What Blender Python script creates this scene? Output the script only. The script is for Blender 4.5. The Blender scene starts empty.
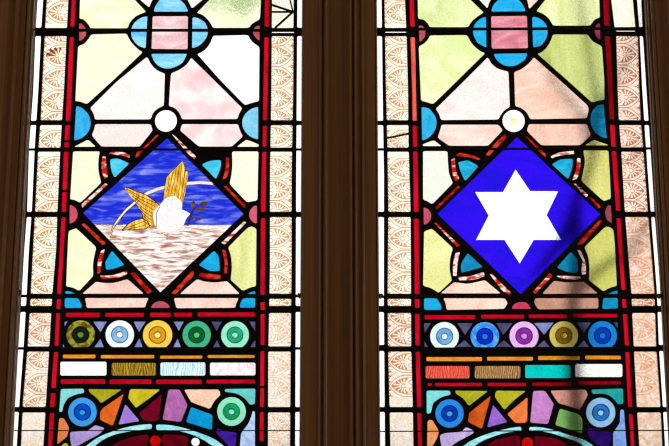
import bpy, bmesh, math, random
from mathutils import Vector, Matrix, Euler
from mathutils.geometry import delaunay_2d_cdt

random.seed(7)
SC = bpy.context.scene
COL = SC.collection

# ------------------------------------------------------------------ camera, sky, light, exposure
F = 1100.0                       # focal length in pixels of the 669 x 446 frame
HALF_U, HALF_V = 334.5, 223.0
TILT = math.radians(10.7)
CAM = Vector((0.0, -2.75, 1.75))
cam_d = bpy.data.cameras.new('camera'); cam = bpy.data.objects.new('camera', cam_d); COL.objects.link(cam)
cam_d.sensor_width = 36.0; cam_d.lens = F / 669.0 * 36.0; cam_d.clip_start = 0.05
cam.location = CAM
cam.rotation_euler = Euler((math.pi / 2 + TILT, 0, 0))
SC.camera = cam
CR = cam.rotation_euler.to_matrix()

SKY = 1.35
world = bpy.data.worlds.new('overcast_sky'); SC.world = world; world.use_nodes = True
wn = world.node_tree; bg = wn.nodes['Background']
bg.inputs[0].default_value = (1.0, 1.0, 0.985, 1); bg.inputs[1].default_value = SKY

def area(name, loc, target, sx, sy, power, color):
    d = bpy.data.lights.new(name, 'AREA'); d.shape = 'RECTANGLE'; d.size = sx; d.size_y = sy
    d.energy = power; d.color = color
    o = bpy.data.objects.new(name, d); COL.objects.link(o); o.location = loc
    o.rotation_euler = (Vector(target) - Vector(loc)).to_track_quat('-Z', 'Y').to_euler()
    return o
# two added area lights for the woodwork, set in openings of unseen side walls
area('added_light_left', (-4.1, -2.6, 2.1), (0, -1.2, 2.0), 1.3, 1.7, 25, (1.0, 0.95, 0.88))
area('added_light_right', (4.1, -2.2, 2.1), (0, -0.6, 2.0), 1.3, 1.7, 38, (1.0, 0.95, 0.9))

SC.view_settings.view_transform = 'Standard'; SC.view_settings.look = 'None'
SC.view_settings.exposure = 0.0; SC.view_settings.gamma = 1.0
SC.view_settings.use_curve_mapping = False
SC.cycles.use_denoising = True
SC.cycles.max_bounces = 14; SC.cycles.transmission_bounces = 10; SC.cycles.transparent_max_bounces = 16
SC.cycles.caustics_reflective = False; SC.cycles.caustics_refractive = True
SC.cycles.filter_width = 1.3

# ------------------------------------------------------------------ helpers
def P(u, v, y=0.0):
    """point of the window wall's plane (or of a plane y metres from it) seen at u, v of the survey photo"""
    d = CR @ Vector(((u - HALF_U) / F, -(v - HALF_V) / F, -1.0))
    t = (y - CAM.y) / d.y
    return CAM + d * t

PX = 2.75 / F / math.cos(TILT)          # metres per survey pixel on the glass plane

def tag(o, label=None, cat=None, group=None, kind=None):
    if label: o['label'] = label
    if cat: o['category'] = cat
    if group: o['group'] = group
    if kind: o['kind'] = kind
    return o

def empty(name, loc):
    o = bpy.data.objects.new(name, None); COL.objects.link(o); o.location = loc; o.empty_display_size = 0.1
    return o

ORG = {}
def mesh_obj(name, verts, faces, mats, parent=None, midx=None, smooth=False):
    """ONE mesh object; verts in world metres; origin put at the middle of the shape"""
    verts = [Vector(v) for v in verts]
    lo = Vector([min(v[i] for v in verts) for i in range(3)]); hi = Vector([max(v[i] for v in verts) for i in range(3)])
    c = (lo + hi) / 2
    me = bpy.data.meshes.new(name)
    me.from_pydata([v - c for v in verts], [], faces)
    if not isinstance(mats, (list, tuple)): mats = [mats]
    for m in mats: me.materials.append(m)
    if midx:
        for p, i in zip(me.polygons, midx): p.material_index = i
    if smooth:
        for p in me.polygons: p.use_smooth = True
    me.update()
    o = bpy.data.objects.new(name, me); COL.objects.link(o)
    base = Vector((0, 0, 0))
    if parent is not None:
        q = parent
        while q is not None:
            base += q.location; q = q.parent
        o.parent = parent
    o.location = c - base
    return o

def lin(c):
    c = c / 255.0
    return c / 12.92 if c <= 0.04045 else ((c + 0.055) / 1.055) ** 2.4

# ------------------------------------------------------------------ materials
MATS = {}
def nodes(name):
    m = bpy.data.materials.new(name); m.use_nodes = True
    nt = m.node_tree; nt.nodes.clear()
    return m, nt, nt.nodes.new('ShaderNodeOutputMaterial')

def glass(c1, c2=None, scale=14, mode='streak', rough=0.24, lo=0.35, hi=0.7, boost=1.24, grain=0.10):
    """antique pot-metal glass: a tint, with swirls of a second tint running through it"""
    key = (tuple(c1), tuple(c2) if c2 else None, scale, mode, rough, lo, hi)
    if key in MATS: return MATS[key]
    m, nt, out = nodes('coloured_glass')
    g = nt.nodes.new('ShaderNodeBsdfGlass'); g.inputs['Roughness'].default_value = rough; g.inputs['IOR'].default_value = 1.42
    nt.links.new(g.outputs[0], out.inputs[0])
    def tint(c):
        k = boost * (1.2 if sum(c) > 600 else 1.1)
        return tuple(min(1.0, (lin(x) / SKY * k)) ** 0.5 for x in c) + (1,)
    def put(sock):
        nt.links.new(sock, g.inputs['Color'])
    geo = nt.nodes.new('ShaderNodeNewGeometry')
    mp = nt.nodes.new('ShaderNodeMapping'); nt.links.new(geo.outputs['Position'], mp.inputs[0])
    sc = {'streak': (1, 1, 2.2), 'wave': (0.8, 1, 4.0), 'vert': (3, 1, 0.6), 'mottle': (1, 1, 1), 'diag': (1, 1, 2.6), 'ripple': (1, 1, 0.45), 'blotch': (0.7, 1, 2.0)}[mode]
    mp.inputs['Scale'].default_value = sc
    if mode in ('diag',): mp.inputs['Rotation'].default_value = (0, 0.6, 0)
    if mode == 'streak': mp.inputs['Rotation'].default_value = (0, random.uniform(-0.9, 0.9), 0)
    nz = nt.nodes.new('ShaderNodeTexNoise'); nt.links.new(mp.outputs[0], nz.inputs['Vector'])
    nz.inputs['Scale'].default_value = scale; nz.inputs['Detail'].default_value = 3; nz.inputs['Distortion'].default_value = 0.8
    cr = nt.nodes.new('ShaderNodeValToRGB')
    cr.color_ramp.elements[0].position = lo; cr.color_ramp.elements[1].position = hi
    if c2 is None:
        c2 = tuple(max(0, x - 14) for x in c1)
    cr.color_ramp.elements[0].color = tint(c1); cr.color_ramp.elements[1].color = tint(c2)
    src = nz.outputs['Fac']
    if mode == 'ripple':
        wv = nt.nodes.new('ShaderNodeTexWave'); nt.links.new(mp.outputs[0], wv.inputs['Vector'])
        wv.inputs['Scale'].default_value = scale; wv.inputs['Distortion'].default_value = 14; wv.inputs['Detail'].default_value = 3
        wv.inputs['Detail Scale'].default_value = 0.9; src = wv.outputs['Fac']
    nt.links.new(src, cr.inputs[0])
    # seed and grain of hand-blown glass
    n3 = nt.nodes.new('ShaderNodeTexNoise'); n3.inputs['Scale'].default_value = 170; n3.inputs['Detail'].default_value = 2
    nt.links.new(geo.outputs['Position'], n3.inputs['Vector'])
    mr = nt.nodes.new('ShaderNodeMapRange'); nt.links.new(n3.outputs['Fac'], mr.inputs['Value'])
    mr.inputs['From Min'].default_value = 0.3; mr.inputs['From Max'].default_value = 0.7
    mr.inputs['To Min'].default_value = 1.0 - grain; mr.inputs['To Max'].default_value = 1.0
    ml = nt.nodes.new('ShaderNodeVectorMath'); ml.operation = 'SCALE'
    nt.links.new(cr.outputs[0], ml.inputs[0]); nt.links.new(mr.outputs[0], ml.inputs['Scale'])
    put(ml.outputs[0])
    # hand-made surface ripple
    n2 = nt.nodes.new('ShaderNodeTexNoise'); n2.inputs['Scale'].default_value = 60
    nt.links.new(geo.outputs['Position'], n2.inputs['Vector'])
    bp = nt.nodes.new('ShaderNodeBump'); bp.inputs['Strength'].default_value = 0.12; bp.inputs['Distance'].default_value = 0.004
    nt.links.new(n2.outputs['Fac'], bp.inputs['Height']); nt.links.new(bp.outputs[0], g.inputs['Normal'])
    MATS[key] = m
    return m

def paint(c):
    """thin translucent enamel fired on the glass"""
    key = ('paint',) + tuple(c)
    if key in MATS: return MATS[key]
    m, nt, out = nodes('fired_enamel')
    t = nt.nodes.new('ShaderNodeBsdfTransparent'); t.inputs[0].default_value = tuple(lin(x) for x in c) + (1,)
    nt.links.new(t.outputs[0], out.inputs[0]); MATS[key] = m
    return m

def solid(name, c, rough=0.6, metal=0.0, bump=0.0, c2=None, scale=(20, 20, 20), nscale=5.0, spec=0.3):
    m, nt, out = nodes(name)
    b = nt.nodes.new('ShaderNodeBsdfPrincipled'); nt.links.new(b.outputs[0], out.inputs[0])
    b.inputs['Roughness'].default_value = rough; b.inputs['Metallic'].default_value = metal
    b.inputs['Specular IOR Level'].default_value = spec
    geo = nt.nodes.new('ShaderNodeNewGeometry'); mp = nt.nodes.new('ShaderNodeMapping')
    nt.links.new(geo.outputs['Position'], mp.inputs[0]); mp.inputs['Scale'].default_value = scale
    nz = nt.nodes.new('ShaderNodeTexNoise'); nz.inputs['Scale'].default_value = nscale; nz.inputs['Detail'].default_value = 5
    nt.links.new(mp.outputs[0], nz.inputs['Vector'])
    cr = nt.nodes.new('ShaderNodeValToRGB'); nt.links.new(nz.outputs['Fac'], cr.inputs[0])
    cr.color_ramp.elements[0].position = 0.35; cr.color_ramp.elements[1].position = 0.68
    c2 = c2 or tuple(x * 0.75 for x in c)
    cr.color_ramp.elements[0].color = tuple(c) + (1,); cr.color_ramp.elements[1].color = tuple(c2) + (1,)
    nt.links.new(cr.outputs[0], b.inputs['Base Color'])
    if bump:
        bp = nt.nodes.new('ShaderNodeBump'); bp.inputs['Strength'].default_value = bump; bp.inputs['Distance'].default_value = 0.003
        nt.links.new(nz.outputs['Fac'], bp.inputs['Height']); nt.links.new(bp.outputs[0], b.inputs['Normal'])
    return m

M_LEAD = solid('lead', (0.005, 0.0035, 0.0025), 0.6, 0.0, 0.3, scale=(40, 40, 40), spec=0.12)
M_IRON = solid('iron_bar', (0.006, 0.0035, 0.0025), 0.7, 0.0, 0.4, c2=(0.016, 0.006, 0.003), spec=0.15)
M_WOOD = solid('dark_oak', (0.215, 0.086, 0.022), 0.42, 0, 0.25, c2=(0.15, 0.056, 0.013), scale=(90, 90, 1.2), nscale=2.2, spec=0.35)
M_PLASTER = solid('plaster', (0.62, 0.58, 0.5), 0.9, 0, 0.1, c2=(0.58, 0.54, 0.46), scale=(1, 1, 1))
M_FLOOR = solid('floor_boards', (0.22, 0.13, 0.07), 0.5, 0, 0.1, scale=(1, 12, 1))
M_CEIL = solid('ceiling_plaster', (0.7, 0.68, 0.62), 0.9)
M_GRASS = solid('grass', (0.10, 0.16, 0.04), 0.95, 0, 0, c2=(0.06, 0.11, 0.03), scale=(1, 1, 1))
M_BARK = solid('bark', (0.06, 0.042, 0.03), 0.9, 0, 0.5, c2=(0.03, 0.022, 0.016), scale=(6, 6, 2))

def leaf_mat(c):
    m, nt, out = nodes('leaf')
    d = nt.nodes.new('ShaderNodeBsdfDiffuse'); d.inputs[0].default_value = c + (1,)
    t = nt.nodes.new('ShaderNodeBsdfTranslucent'); t.inputs[0].default_value = (c[0] * 2.2, c[1] * 2.2, c[2] * 1.4, 1)
    mx = nt.nodes.new('ShaderNodeMixShader'); mx.inputs[0].default_value = 0.55
    nt.links.new(d.outputs[0], mx.inputs[1]); nt.links.new(t.outputs[0], mx.inputs[2]); nt.links.new(mx.outputs[0], out.inputs[0])
    return m
M_LEAF = leaf_mat((0.20, 0.34, 0.07)); M_LEAF2 = leaf_mat((0.09, 0.10, 0.03))

# ------------------------------------------------------------------ polygon tools (survey pixels)
def area2(p):
    return sum(p[i][0] * p[(i + 1) % len(p)][1] - p[(i + 1) % len(p)][0] * p[i][1] for i in range(len(p)))

def rounded(p, r=1.1):
    """soften hand-cut corners, smooth the arcs"""
    for it in range(2):
        n = len(p); q = []
        for i in range(n):
            a, b, c = Vector(p[i - 1]), Vector(p[i]), Vector(p[(i + 1) % n])
            e1, e2 = a - b, c - b
            if e1.length < 1e-6 or e2.length < 1e-6: q.append(tuple(b)); continue
            ang = math.degrees((-e1).angle(e2))
            if ang < 2: q.append(tuple(b)); continue
            if ang < 33: k1, k2 = min(e1.length * 0.25, 2.6), min(e2.length * 0.25, 2.6)
            else:
                k1 = min(e1.length * 0.25, r); k2 = min(e2.length * 0.25, r)
            q.append(tuple(b + e1.normalized() * k1)); q.append(tuple(b + e2.normalized() * k2))
        p = q
        r *= 0.5
    return p

def offset(p, d):
    """grow a polygon outwards by d"""
    if area2(p) < 0: d = -d
    n = len(p); q = []
    for i in range(n):
        a, b, c = Vector(p[i - 1]), Vector(p[i]), Vector(p[(i + 1) % n])
        e1 = (b - a); e2 = (c - b)
        if e1.length < 1e-7 or e2.length < 1e-7: q.append(tuple(b)); continue
        e1.normalize(); e2.normalize()
        n1 = Vector((e1.y, -e1.x)); n2 = Vector((e2.y, -e2.x))
        m = n1 + n2
        if m.length < 0.3: q.append(tuple(b + n1 * d)); continue
        m.normalize(); k = d / max(0.5, m.dot(n1))
        q.append(tuple(b + m * k))
    return q

def circle(cx, cy, r, n=36, ry=None):
    ry = ry or r
    return [(cx + r * math.cos(2 * math.pi * i / n), cy + ry * math.sin(2 * math.pi * i / n)) for i in range(n)]

def inside(pt, poly):
    x, y = pt; c = False; j = len(poly) - 1
    for i in range(len(poly)):
        xi, yi = poly[i]; xj, yj = poly[j]
        if (yi > y) != (yj > y) and x < (xj - xi) * (y - yi) / (yj - yi) + xi: c = not c
        j = i
    return c

def cdt(polys):
    vs = []; fs = []
    for p in polys:
        b = len(vs); vs += [Vector(q) for q in p]; fs.append(list(range(b, b + len(p))))
    es = []
    for f in fs: es += [(f[i], f[(i + 1) % len(f)]) for i in range(len(f))]
    r = delaunay_2d_cdt(vs, es, [], 0, 1e-5)
    V = [tuple(v) for v in r[0]]; T = [tuple(f) for f in r[2]]
    return V, T

def clip_v(poly, vmax):
    """keep the part of a polygon above the line v = vmax"""
    out = []
    for i in range(len(poly)):
        a, b = poly[i - 1], poly[i]
        ia, ib = a[1] <= vmax, b[1] <= vmax
        if ia != ib:
            t = (vmax - a[1]) / (b[1] - a[1]); out.append((a[0] + (b[0] - a[0]) * t, vmax))
        if ib: out.append(b)
    return out

def slab(name, V, T, y0, y1, mat, parent, bulge=0.0):
    """extrude triangles of survey pixels from depth y0 (front) to y1 (back) and link as one mesh"""
    idx = {}; verts = []
    def vid(i):
        if i not in idx:
            idx[i] = len(verts); verts.append(V[i])
        return idx[i]
    tris = [tuple(vid(i) for i in t) for t in T]
    n = len(verts)
    pts = [P(u, v, 0) + Vector((0, y0, 0)) for u, v in verts] + [P(u, v, 0) + Vector((0, y1, 0)) for u, v in verts]
    cnt = {}
    for t in tris:
        for k in range(3):
            e = (t[k], t[(k + 1) % 3]); cnt[e] = cnt.get(e, 0) + 1
    faces = [t for t in tris] + [tuple(n + i for i in reversed(t)) for t in tris]
    for (a, b) in cnt:
        if (b, a) not in cnt: faces.append((b, a, a + n, b + n))
    o = mesh_obj(name, pts, faces, mat, parent)
    bm = bmesh.new(); bm.from_mesh(o.data); bmesh.ops.recalc_face_normals(bm, faces=bm.faces); bm.to_mesh(o.data); bm.free()
    return o

GY0, GY1 = -0.0015, 0.0015       # glass faces
def pane(name, poly, mat, parent, label=None, grow=0.7, y0=GY0, y1=GY1):
    g = offset(poly, grow) if grow else poly
    V, T = cdt([g])
    T = [t for t in T if inside((sum(V[i][0] for i in t) / 3, sum(V[i][1] for i in t) / 3), g)]
    o = slab(name, V, T, y0, y1, mat, parent)
    if label: o['label'] = label
    return o

def layered(specs, parent, y0=GY0, y1=GY1):
    """specs from top priority to bottom: (name, polys, material, parent or None, label); the pieces interlock without overlap"""
    allp = [p for s in specs for p in s[1]]
    V, T = cdt(allp)
    bins = [[] for _ in specs]
    for t in T:
        c = (sum(V[i][0] for i in t) / 3, sum(V[i][1] for i in t) / 3)
        for k, s in enumerate(specs):
            if any(inside(c, p) for p in s[1]): bins[k].append(t); break
    outs = {}
    # the base (last) first, the others become its sub-parts
    base = slab(specs[-1][0], V, bins[-1], y0, y1, specs[-1][2], parent)
    if specs[-1][3]: base['label'] = specs[-1][3]
    for s, b in zip(specs[:-1], bins[:-1]):
        if b:
            o = slab(s[0], V, b, y0, y1, s[2], base)
            if s[3]: o['label'] = s[3]
    return base

def stroke_faces(pts, w, V, Fc, y):
    """a flat painted stroke along survey points"""
    if isinstance(w, (int, float)): w = [w] * len(pts)
    b = len(V)
    for i, p in enumerate(pts):
        a = Vector(pts[max(0, i - 1)]); c = Vector(pts[min(len(pts) - 1, i + 1)])
        d = (c - a)
        if d.length < 1e-6: d = Vector((1, 0))
        d.normalize(); n = Vector((-d.y, d.x)) * w[i] / 2
        for s in (-1, 1):
            q = Vector(p) + n * s; V.append(P(q.x, q.y, 0) + Vector((0, y, 0)))
    for i in range(len(pts) - 1):
        k = b + 2 * i; Fc.append((k, k + 1, k + 3, k + 2))

def strokes(name, lines, mat, parent, y=GY0 - 0.0004, label=None):
    V, Fc = [], []
    for pts, w in lines: stroke_faces(pts, w, V, Fc, y)
    o = mesh_obj(name, V, Fc, mat, parent)
    if label: o['label'] = label
    return o

# ------------------------------------------------------------------ profile extrusion for the woodwork
ZB, ZT = 1.05, 3.05
def moulding(name, prof, z0, z1, mat):
    """prof: (x, y) outline in metres, closed, extruded upright"""
    n = len(prof)
    vs = [Vector((x, y, z0)) for x, y in prof] + [Vector((x, y, z1)) for x, y in prof]
    fs = [(i, (i + 1) % n, n + (i + 1) % n, n + i) for i in range(n)]
    fs += [tuple(reversed(range(n))), tuple(range(n, 2 * n))]
    o = mesh_obj(name, vs, fs, mat)
    bm = bmesh.new(); bm.from_mesh(o.data); bmesh.ops.recalc_face_normals(bm, faces=bm.faces); bm.to_mesh(o.data); bm.free()
    return o

def bead(u0, u1, y, h, k=7):
    """half-round bead between two survey columns at depth y"""
    x0, x1 = P(u0, 223, y).x, P(u1, 223, y).x
    return [((x0 + x1) / 2 - math.cos(math.pi * i / k) * (x1 - x0) / 2, y - math.sin(math.pi * i / k) * h) for i in range(k + 1)]
def pt(u, y): return (P(u, 223, y).x, y)

VT, VB = -44, 466                # survey rows where the leaded panels end, above and below the photo
zt = P(334, VT).z; zb = P(334, VB).z

# ------------------------------------------------------------------ THE SETTING: room shell
def box(name, a, b, mat, kind='structure', parent=None):
    (x0, y0, z0), (x1, y1, z1) = a, b
    vs = [(x0,y0,z0),(x1,y0,z0),(x1,y1,z0),(x0,y1,z0),(x0,y0,z1),(x1,y0,z1),(x1,y1,z1),(x0,y1,z1)]
    fs = [(3,2,1,0),(4,5,6,7),(0,1,5,4),(1,2,6,5),(2,3,7,6),(3,0,4,7)]
    o = mesh_obj(name, vs, fs, mat, parent)
    if kind: o['kind'] = kind
    return o

def wall_with_holes(name, axis, pos, thick, lo, hi, z0, z1, holes, mat):
    """a wall as ONE mesh: holes = [(a0, a1, z0, z1)] along the wall"""
    xs = sorted({lo, hi} | {h[0] for h in holes} | {h[1] for h in holes})
    zs = sorted({z0, z1} | {h[2] for h in holes} | {h[3] for h in holes})
    vs, fs = [], []
    for i in range(len(xs) - 1):
        for j in range(len(zs) - 1):
            mx, mz = (xs[i] + xs[i+1]) / 2, (zs[j] + zs[j+1]) / 2
            if any(h[0] < mx < h[1] and h[2] < mz < h[3] for h in holes): continue
            b = len(vs)
            for t in (0, thick):
                for (a, z) in ((xs[i], zs[j]), (xs[i+1], zs[j]), (xs[i+1], zs[j+1]), (xs[i], zs[j+1])):
                    vs.append((a, pos + t, z) if axis == 'y' else (pos + t, a, z))
            fs += [(b,b+1,b+2,b+3),(b+7,b+6,b+5,b+4),(b,b+4,b+5,b+1),(b+1,b+5,b+6,b+2),(b+2,b+6,b+7,b+3),(b+3,b+7,b+4,b)]
    o = mesh_obj(name, vs, fs, mat); o['kind'] = 'structure'
    return o

XL, XR = P(-26, 223).x, P(712, 223).x      # outer edges of the woodwork
WT = 0.22
wall_with_holes('wall_front', 'y', -0.02, WT, -4.0, 4.0, 0, 4.2, [(XL + .01, XR - .01, zb - 0.10, zt + 0.10)], M_PLASTER)
box('wall_back', (-4, -5.2, 0), (4, -5.0, 4.2), M_PLASTER)
wall_with_holes('wall_left', 'x', -4.2, 0.2, -5.2, -0.02, 0, 4.2, [(-3.35, -1.85, 1.2, 3.0)], M_PLASTER)  # openings in both side walls made to hold the added lights
wall_with_holes('wall_right', 'x', 4.0, 0.2, -5.2, -0.02, 0, 4.2, [(-2.95, -1.45, 1.2, 3.0)], M_PLASTER)
box('floor', (-4.2, -5.2, -0.1), (4.2, 0.2, 0), M_FLOOR)
box('ceiling', (-4.2, -5.2, 4.2), (4.2, 0.2, 4.3), M_CEIL)
box('ground', (-40, 0.21, -0.7), (40, 60, -0.6), M_GRASS)

def wood(name, prof): o = moulding(name, prof, zb - 0.10, zt + 0.10, M_WOOD); o['kind'] = 'structure'; return o
# mullion between the two lights
mull = [pt(300.6, .03), pt(300.6, -.004), pt(301.2, -.03), pt(304, -.036), pt(317.5, -.038)] + bead(318.5, 322.5, -.038, .006) + \
       [pt(323.2, -.038)] + bead(324.3, 327.8, -.044, .007) + [pt(328.5, -.036), pt(348.6, -.036)] + bead(349.2, 352.2, -.044, .008) + \
       [pt(353, -.040)] + bead(353.8, 357.4, -.038, .008) + [pt(358, -.034), pt(361.5, -.034)] + bead(362, 365, -.034, .005) + \
       [pt(365.5, -.034), pt(375.5, -.034)] + bead(376.4, 378.2, -.028, .003, 4) + [pt(378.6, -.004), pt(378.6, .03)]
wood('trim_1', mull)
jl = [(XL, .03), (XL, -.075), pt(-4, -.075), pt(-2, -.068), pt(3, -.066)] + bead(3.5, 7.5, -.066, .006) + [pt(8, -.060), pt(13.5, -.058)] + \
     bead(15.6, 18.6, -.052, .006) + [pt(19.0, -.044), pt(20.3, -.042)] + bead(20.6, 22.4, -.036, .004) + [pt(23.0, -.024), pt(23.4, -.010), pt(24.2, -.004), pt(24.2, .03)]
wood('trim_2', jl)
jr = [pt(657.2, .03), pt(657.2, -.004), pt(658.4, -.012)] + bead(659.6, 661.6, -.030, .004) + [pt(662.2, -.036)] + bead(663, 666, -.046, .006) + \
     [pt(667, -.052), pt(676, -.056)] + bead(678, 682, -.062, .006) + [pt(690, -.07), (XR, -.07), (XR, .03)]
wood('trim_3', jr)
# pale fillets whose light colour stands in for daylight on the jamb reveals
M_DAYLIT_REVEAL = solid('daylit_reveal', (0.9, 0.8, 0.6), 0.8, c2=(0.7, 0.58, 0.4))
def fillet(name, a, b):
    o = moulding(name, [pt(a, -.012), pt(b, -.012), pt(b, .002), pt(a, .002)], zb - .08, zt + .08, M_DAYLIT_REVEAL); o['kind'] = 'structure'
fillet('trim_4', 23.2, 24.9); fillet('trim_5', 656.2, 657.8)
for nm, za, zc in (('trim_6', zb - .10, zb + .002), ('trim_7', zt - .002, zt + .10)):
    o = box(nm, (XL + .02, -.06, za), (XR - .02, .03, zc), M_WOOD)

# ------------------------------------------------------------------ colours of the glass (display values)
CLEAR = glass((255, 255, 252), (255, 255, 255), 8, rough=0.2, boost=1.35, grain=0.0)
RED = glass((214, 14, 40), (176, 6, 26), 20, 'vert')
RED_D = glass((150, 8, 20), (110, 4, 14), 20, 'vert')
RED_O = glass((236, 104, 84), (214, 70, 60), 20, 'vert')
RROW = glass((196, 12, 34), (160, 6, 26), 30)
RMAR = glass((200, 90, 104), (160, 60, 76), 60, 'mottle')
RW = glass((190, 26, 18), (255, 226, 214), 26, 'diag', lo=0.48, hi=0.6)
RWD = glass((150, 14, 8), (206, 60, 40), 30, 'diag', lo=0.42, hi=0.6)
RWL = glass((255, 222, 216), (190, 40, 34), 34, 'diag', lo=0.5, hi=0.62)
BORD = glass((255, 244, 230), (250, 226, 204), 30, 'mottle')
BORD_LOW = glass((250, 216, 194), (255, 242, 238), 70, 'mottle', grain=.14)
BORD_R = glass((240, 206, 188), (250, 226, 212), 30, 'mottle')  # right border tint deepened, standing in for tree shade behind it
BORD_RL = glass((232, 188, 160), (254, 226, 216), 60, 'mottle', grain=.14)
PT_A = paint((206, 152, 108)); PT_B = paint((214, 166, 134)); PT_C = paint((190, 146, 128)); PT_D = paint((128, 66, 50)); PT_F = paint((236, 206, 184))

def ribbon_x(tab, v):
    """left and right edge of a strip at row v, from measured rows"""
    if v <= tab[0][0]: a, b = tab[0], tab[1]
    elif v >= tab[-1][0]: a, b = tab[-2], tab[-1]
    else:
        for a, b in zip(tab, tab[1:]):
            if a[0] <= v <= b[0]: break
    t = (v - a[0]) / (b[0] - a[0])
    return a[1] + (b[1] - a[1]) * t, a[2] + (b[2] - a[2]) * t

def strip_poly(tab, v0, v1):
    vs = [v0] + [r[0] for r in tab if v0 + 6 < r[0] < v1 - 6] + [v1]
    return [(ribbon_x(tab, v)[0], v) for v in vs] + [(ribbon_x(tab, v)[1], v) for v in reversed(vs)]

def motif(tab, v0, v1, vc, flip, w=0.9, h=11.0):
    """one painted palmette in a pointed arch, clipped to its pane; s runs across the strip from the point"""
    def M(s, dv):
        v = min(max(vc + dv, v0), v1); s = min(max(s, 0.0), 1.0)
        a, b = ribbon_x(tab, v)
        return ((b + (a - b) * s) if flip else (a + (b - a) * s), v)
    def arch(s, hh, s0): return hh * math.sin(min(1.0, max(0.0, s - s0) * 1.45) * math.pi / 2) ** 0.8
    L = []
    for sg in (-1, 1):
        L.append(([M(t, sg * arch(t, h * .97, 0.0)) for t in [i / 10 for i in range(11)]], w * .75))
        L.append(([M(t, sg * arch(t, h * .74, .11)) for t in [.11 + .89 * i / 10 for i in range(11)]], w * .8))
        for q in ((0.0, .34, .1, .52), (0.0, .92, .13, .8)):        # dark corners of the spandrel round a white lozenge
            L.append(([M(q[0], sg * h * q[1]), M(q[2], sg * h * (q[1] + q[3]) / 2)], [w * 2.6, .3]))
        L.append(([M(.0, sg * h * .62), M(.12, sg * h * .98), M(.3, sg * h * 1.04)], [w, w * .6, .3]))
    C = .62
    for k in range(9):                       # dark ground between the petals, out to the inner arch
        a = math.radians(-112 + k * 28)
        r = .14
        while r < .5 and abs(r * 21 * math.sin(a)) < arch(C - r * math.cos(a), h * .72, .12) - .3 and C - r * math.cos(a) < .97: r += .02
        if r < .2: continue
        end = (1.6 + 3.6 * (r - .14)) * w * (1.25 if k in (2, 3, 5, 6) else 1.0)
        L.append(([M(C - q * math.cos(a), q * 21 * math.sin(a)) for q in (.13, (.13 + r) / 2, r)], [0.3 * w, .5 * end, end]))
    L.append(([M(C - .10 * math.cos(a), 2.1 * math.sin(a)) for a in [math.radians(-150 + 50 * i) for i in range(7)]], w * .8))
    for sg in (-1, 1):                       # half flower on the base edge
        L.append(([M(1.0, sg * 1.0), M(0.86, sg * 2.6), M(0.86, sg * 4.6), M(1.0, sg * 6.2)], w * .7))
    return L

LEADHOLES = []
def piece(name, poly, mat, root, label=None, r=1.1):
    q = rounded(poly, r); LEADHOLES.append(q)
    return pane(name, q, mat, root, label)

def lead_sheet(root, outline, holes):
    """the lead cames: one network, domed towards every pane"""
    inner = [offset(h, 0.75) for h in holes]
    V, T = cdt([outline] + inner)
    keep = []
    for t in T:
        c = (sum(V[i][0] for i in t) / 3, sum(V[i][1] for i in t) / 3)
        if inside(c, outline) and not any(inside(c, h) for h in inner): keep.append(t)
    pts, fs = [], []
    for yy, mid, flip in ((-.0052, -.0028, False), (.0052, .0028, True)):
        b = len(pts)
        pts += [P(u, v) + Vector((0, yy, 0)) for u, v in V]
        fs += [tuple(b + i for i in (reversed(t) if flip else t)) for t in keep]
        for h, g in zip(holes, inner):
            b = len(pts); n = len(h)
            pts += [P(u, v) + Vector((0, yy, 0)) for u, v in g]
            pts += [P(u, v) + Vector((0, mid, 0)) for u, v in h]
            for i in range(n):
                j = (i + 1) % n; fs.append((b + i, b + j, b + n + j, b + n + i))
    for h in holes:
        b = len(pts); n = len(h)
        pts += [P(u, v) + Vector((0, -.0028, 0)) for u, v in h] + [P(u, v) + Vector((0, .0028, 0)) for u, v in h]
        for i in range(n):
            j = (i + 1) % n; fs.append((b + i, b + j, b + n + j, b + n + i))
    n = len(outline); b = len(pts)
    pts += [P(u, v) + Vector((0, -.0052, 0)) for u, v in outline] + [P(u, v) + Vector((0, .0052, 0)) for u, v in outline]
    for i in range(n):
        j = (i + 1) % n; fs.append((b + i, b + j, b + n + j, b + n + i))
    return mesh_obj('lead_came', pts, fs, M_LEAD, root)

def bar(root, u0, u1, v0, v1, thick, y=-.0085):
    """round iron saddle bar, its ends let into the wood"""
    a, b = P(u0, v0, y), P(u1, v1, y); r = thick * PX / 2
    vs, fs = [], []; n = 12; m = 9
    for i in range(m):
        c = a.lerp(b, i / (m - 1))
        for k in range(n):
            t = 2 * math.pi * k / n
            vs.append(c + Vector((0, math.cos(t) * r, math.sin(t) * r * (1 + 0.06 * math.sin(i * 2.7)))))
    for i in range(m - 1):
        for k in range(n): fs.append((i*n+k, i*n+(k+1)%n, (i+1)*n+(k+1)%n, (i+1)*n+k))
    fs += [tuple(range(n)), tuple(reversed(range((m-1)*n, m*n)))]
    return mesh_obj('saddle_bar', vs, fs, M_IRON, root, smooth=False)

def knob(parent, u, v, r, y=-.012):
    """lump of rusty filler where a bar enters the frame"""
    bm = bmesh.new(); bmesh.ops.create_icosphere(bm, subdivisions=2, radius=r * PX)
    c = P(u, v, y)
    vs = [x.co * (1 + 0.18 * math.sin(x.co.x * 900 + x.co.z * 700)) + c for x in bm.verts]; fs = [tuple(q.index for q in f.verts) for f in bm.faces]
    bm.free()
    return mesh_obj('bar_socket', vs, fs, M_RUST, parent, smooth=True)
M_RUST = solid('rusty_putty', (0.10, 0.055, 0.03), 0.9, c2=(0.05, 0.025, 0.015), bump=0.5, scale=(60, 60, 60))

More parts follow.
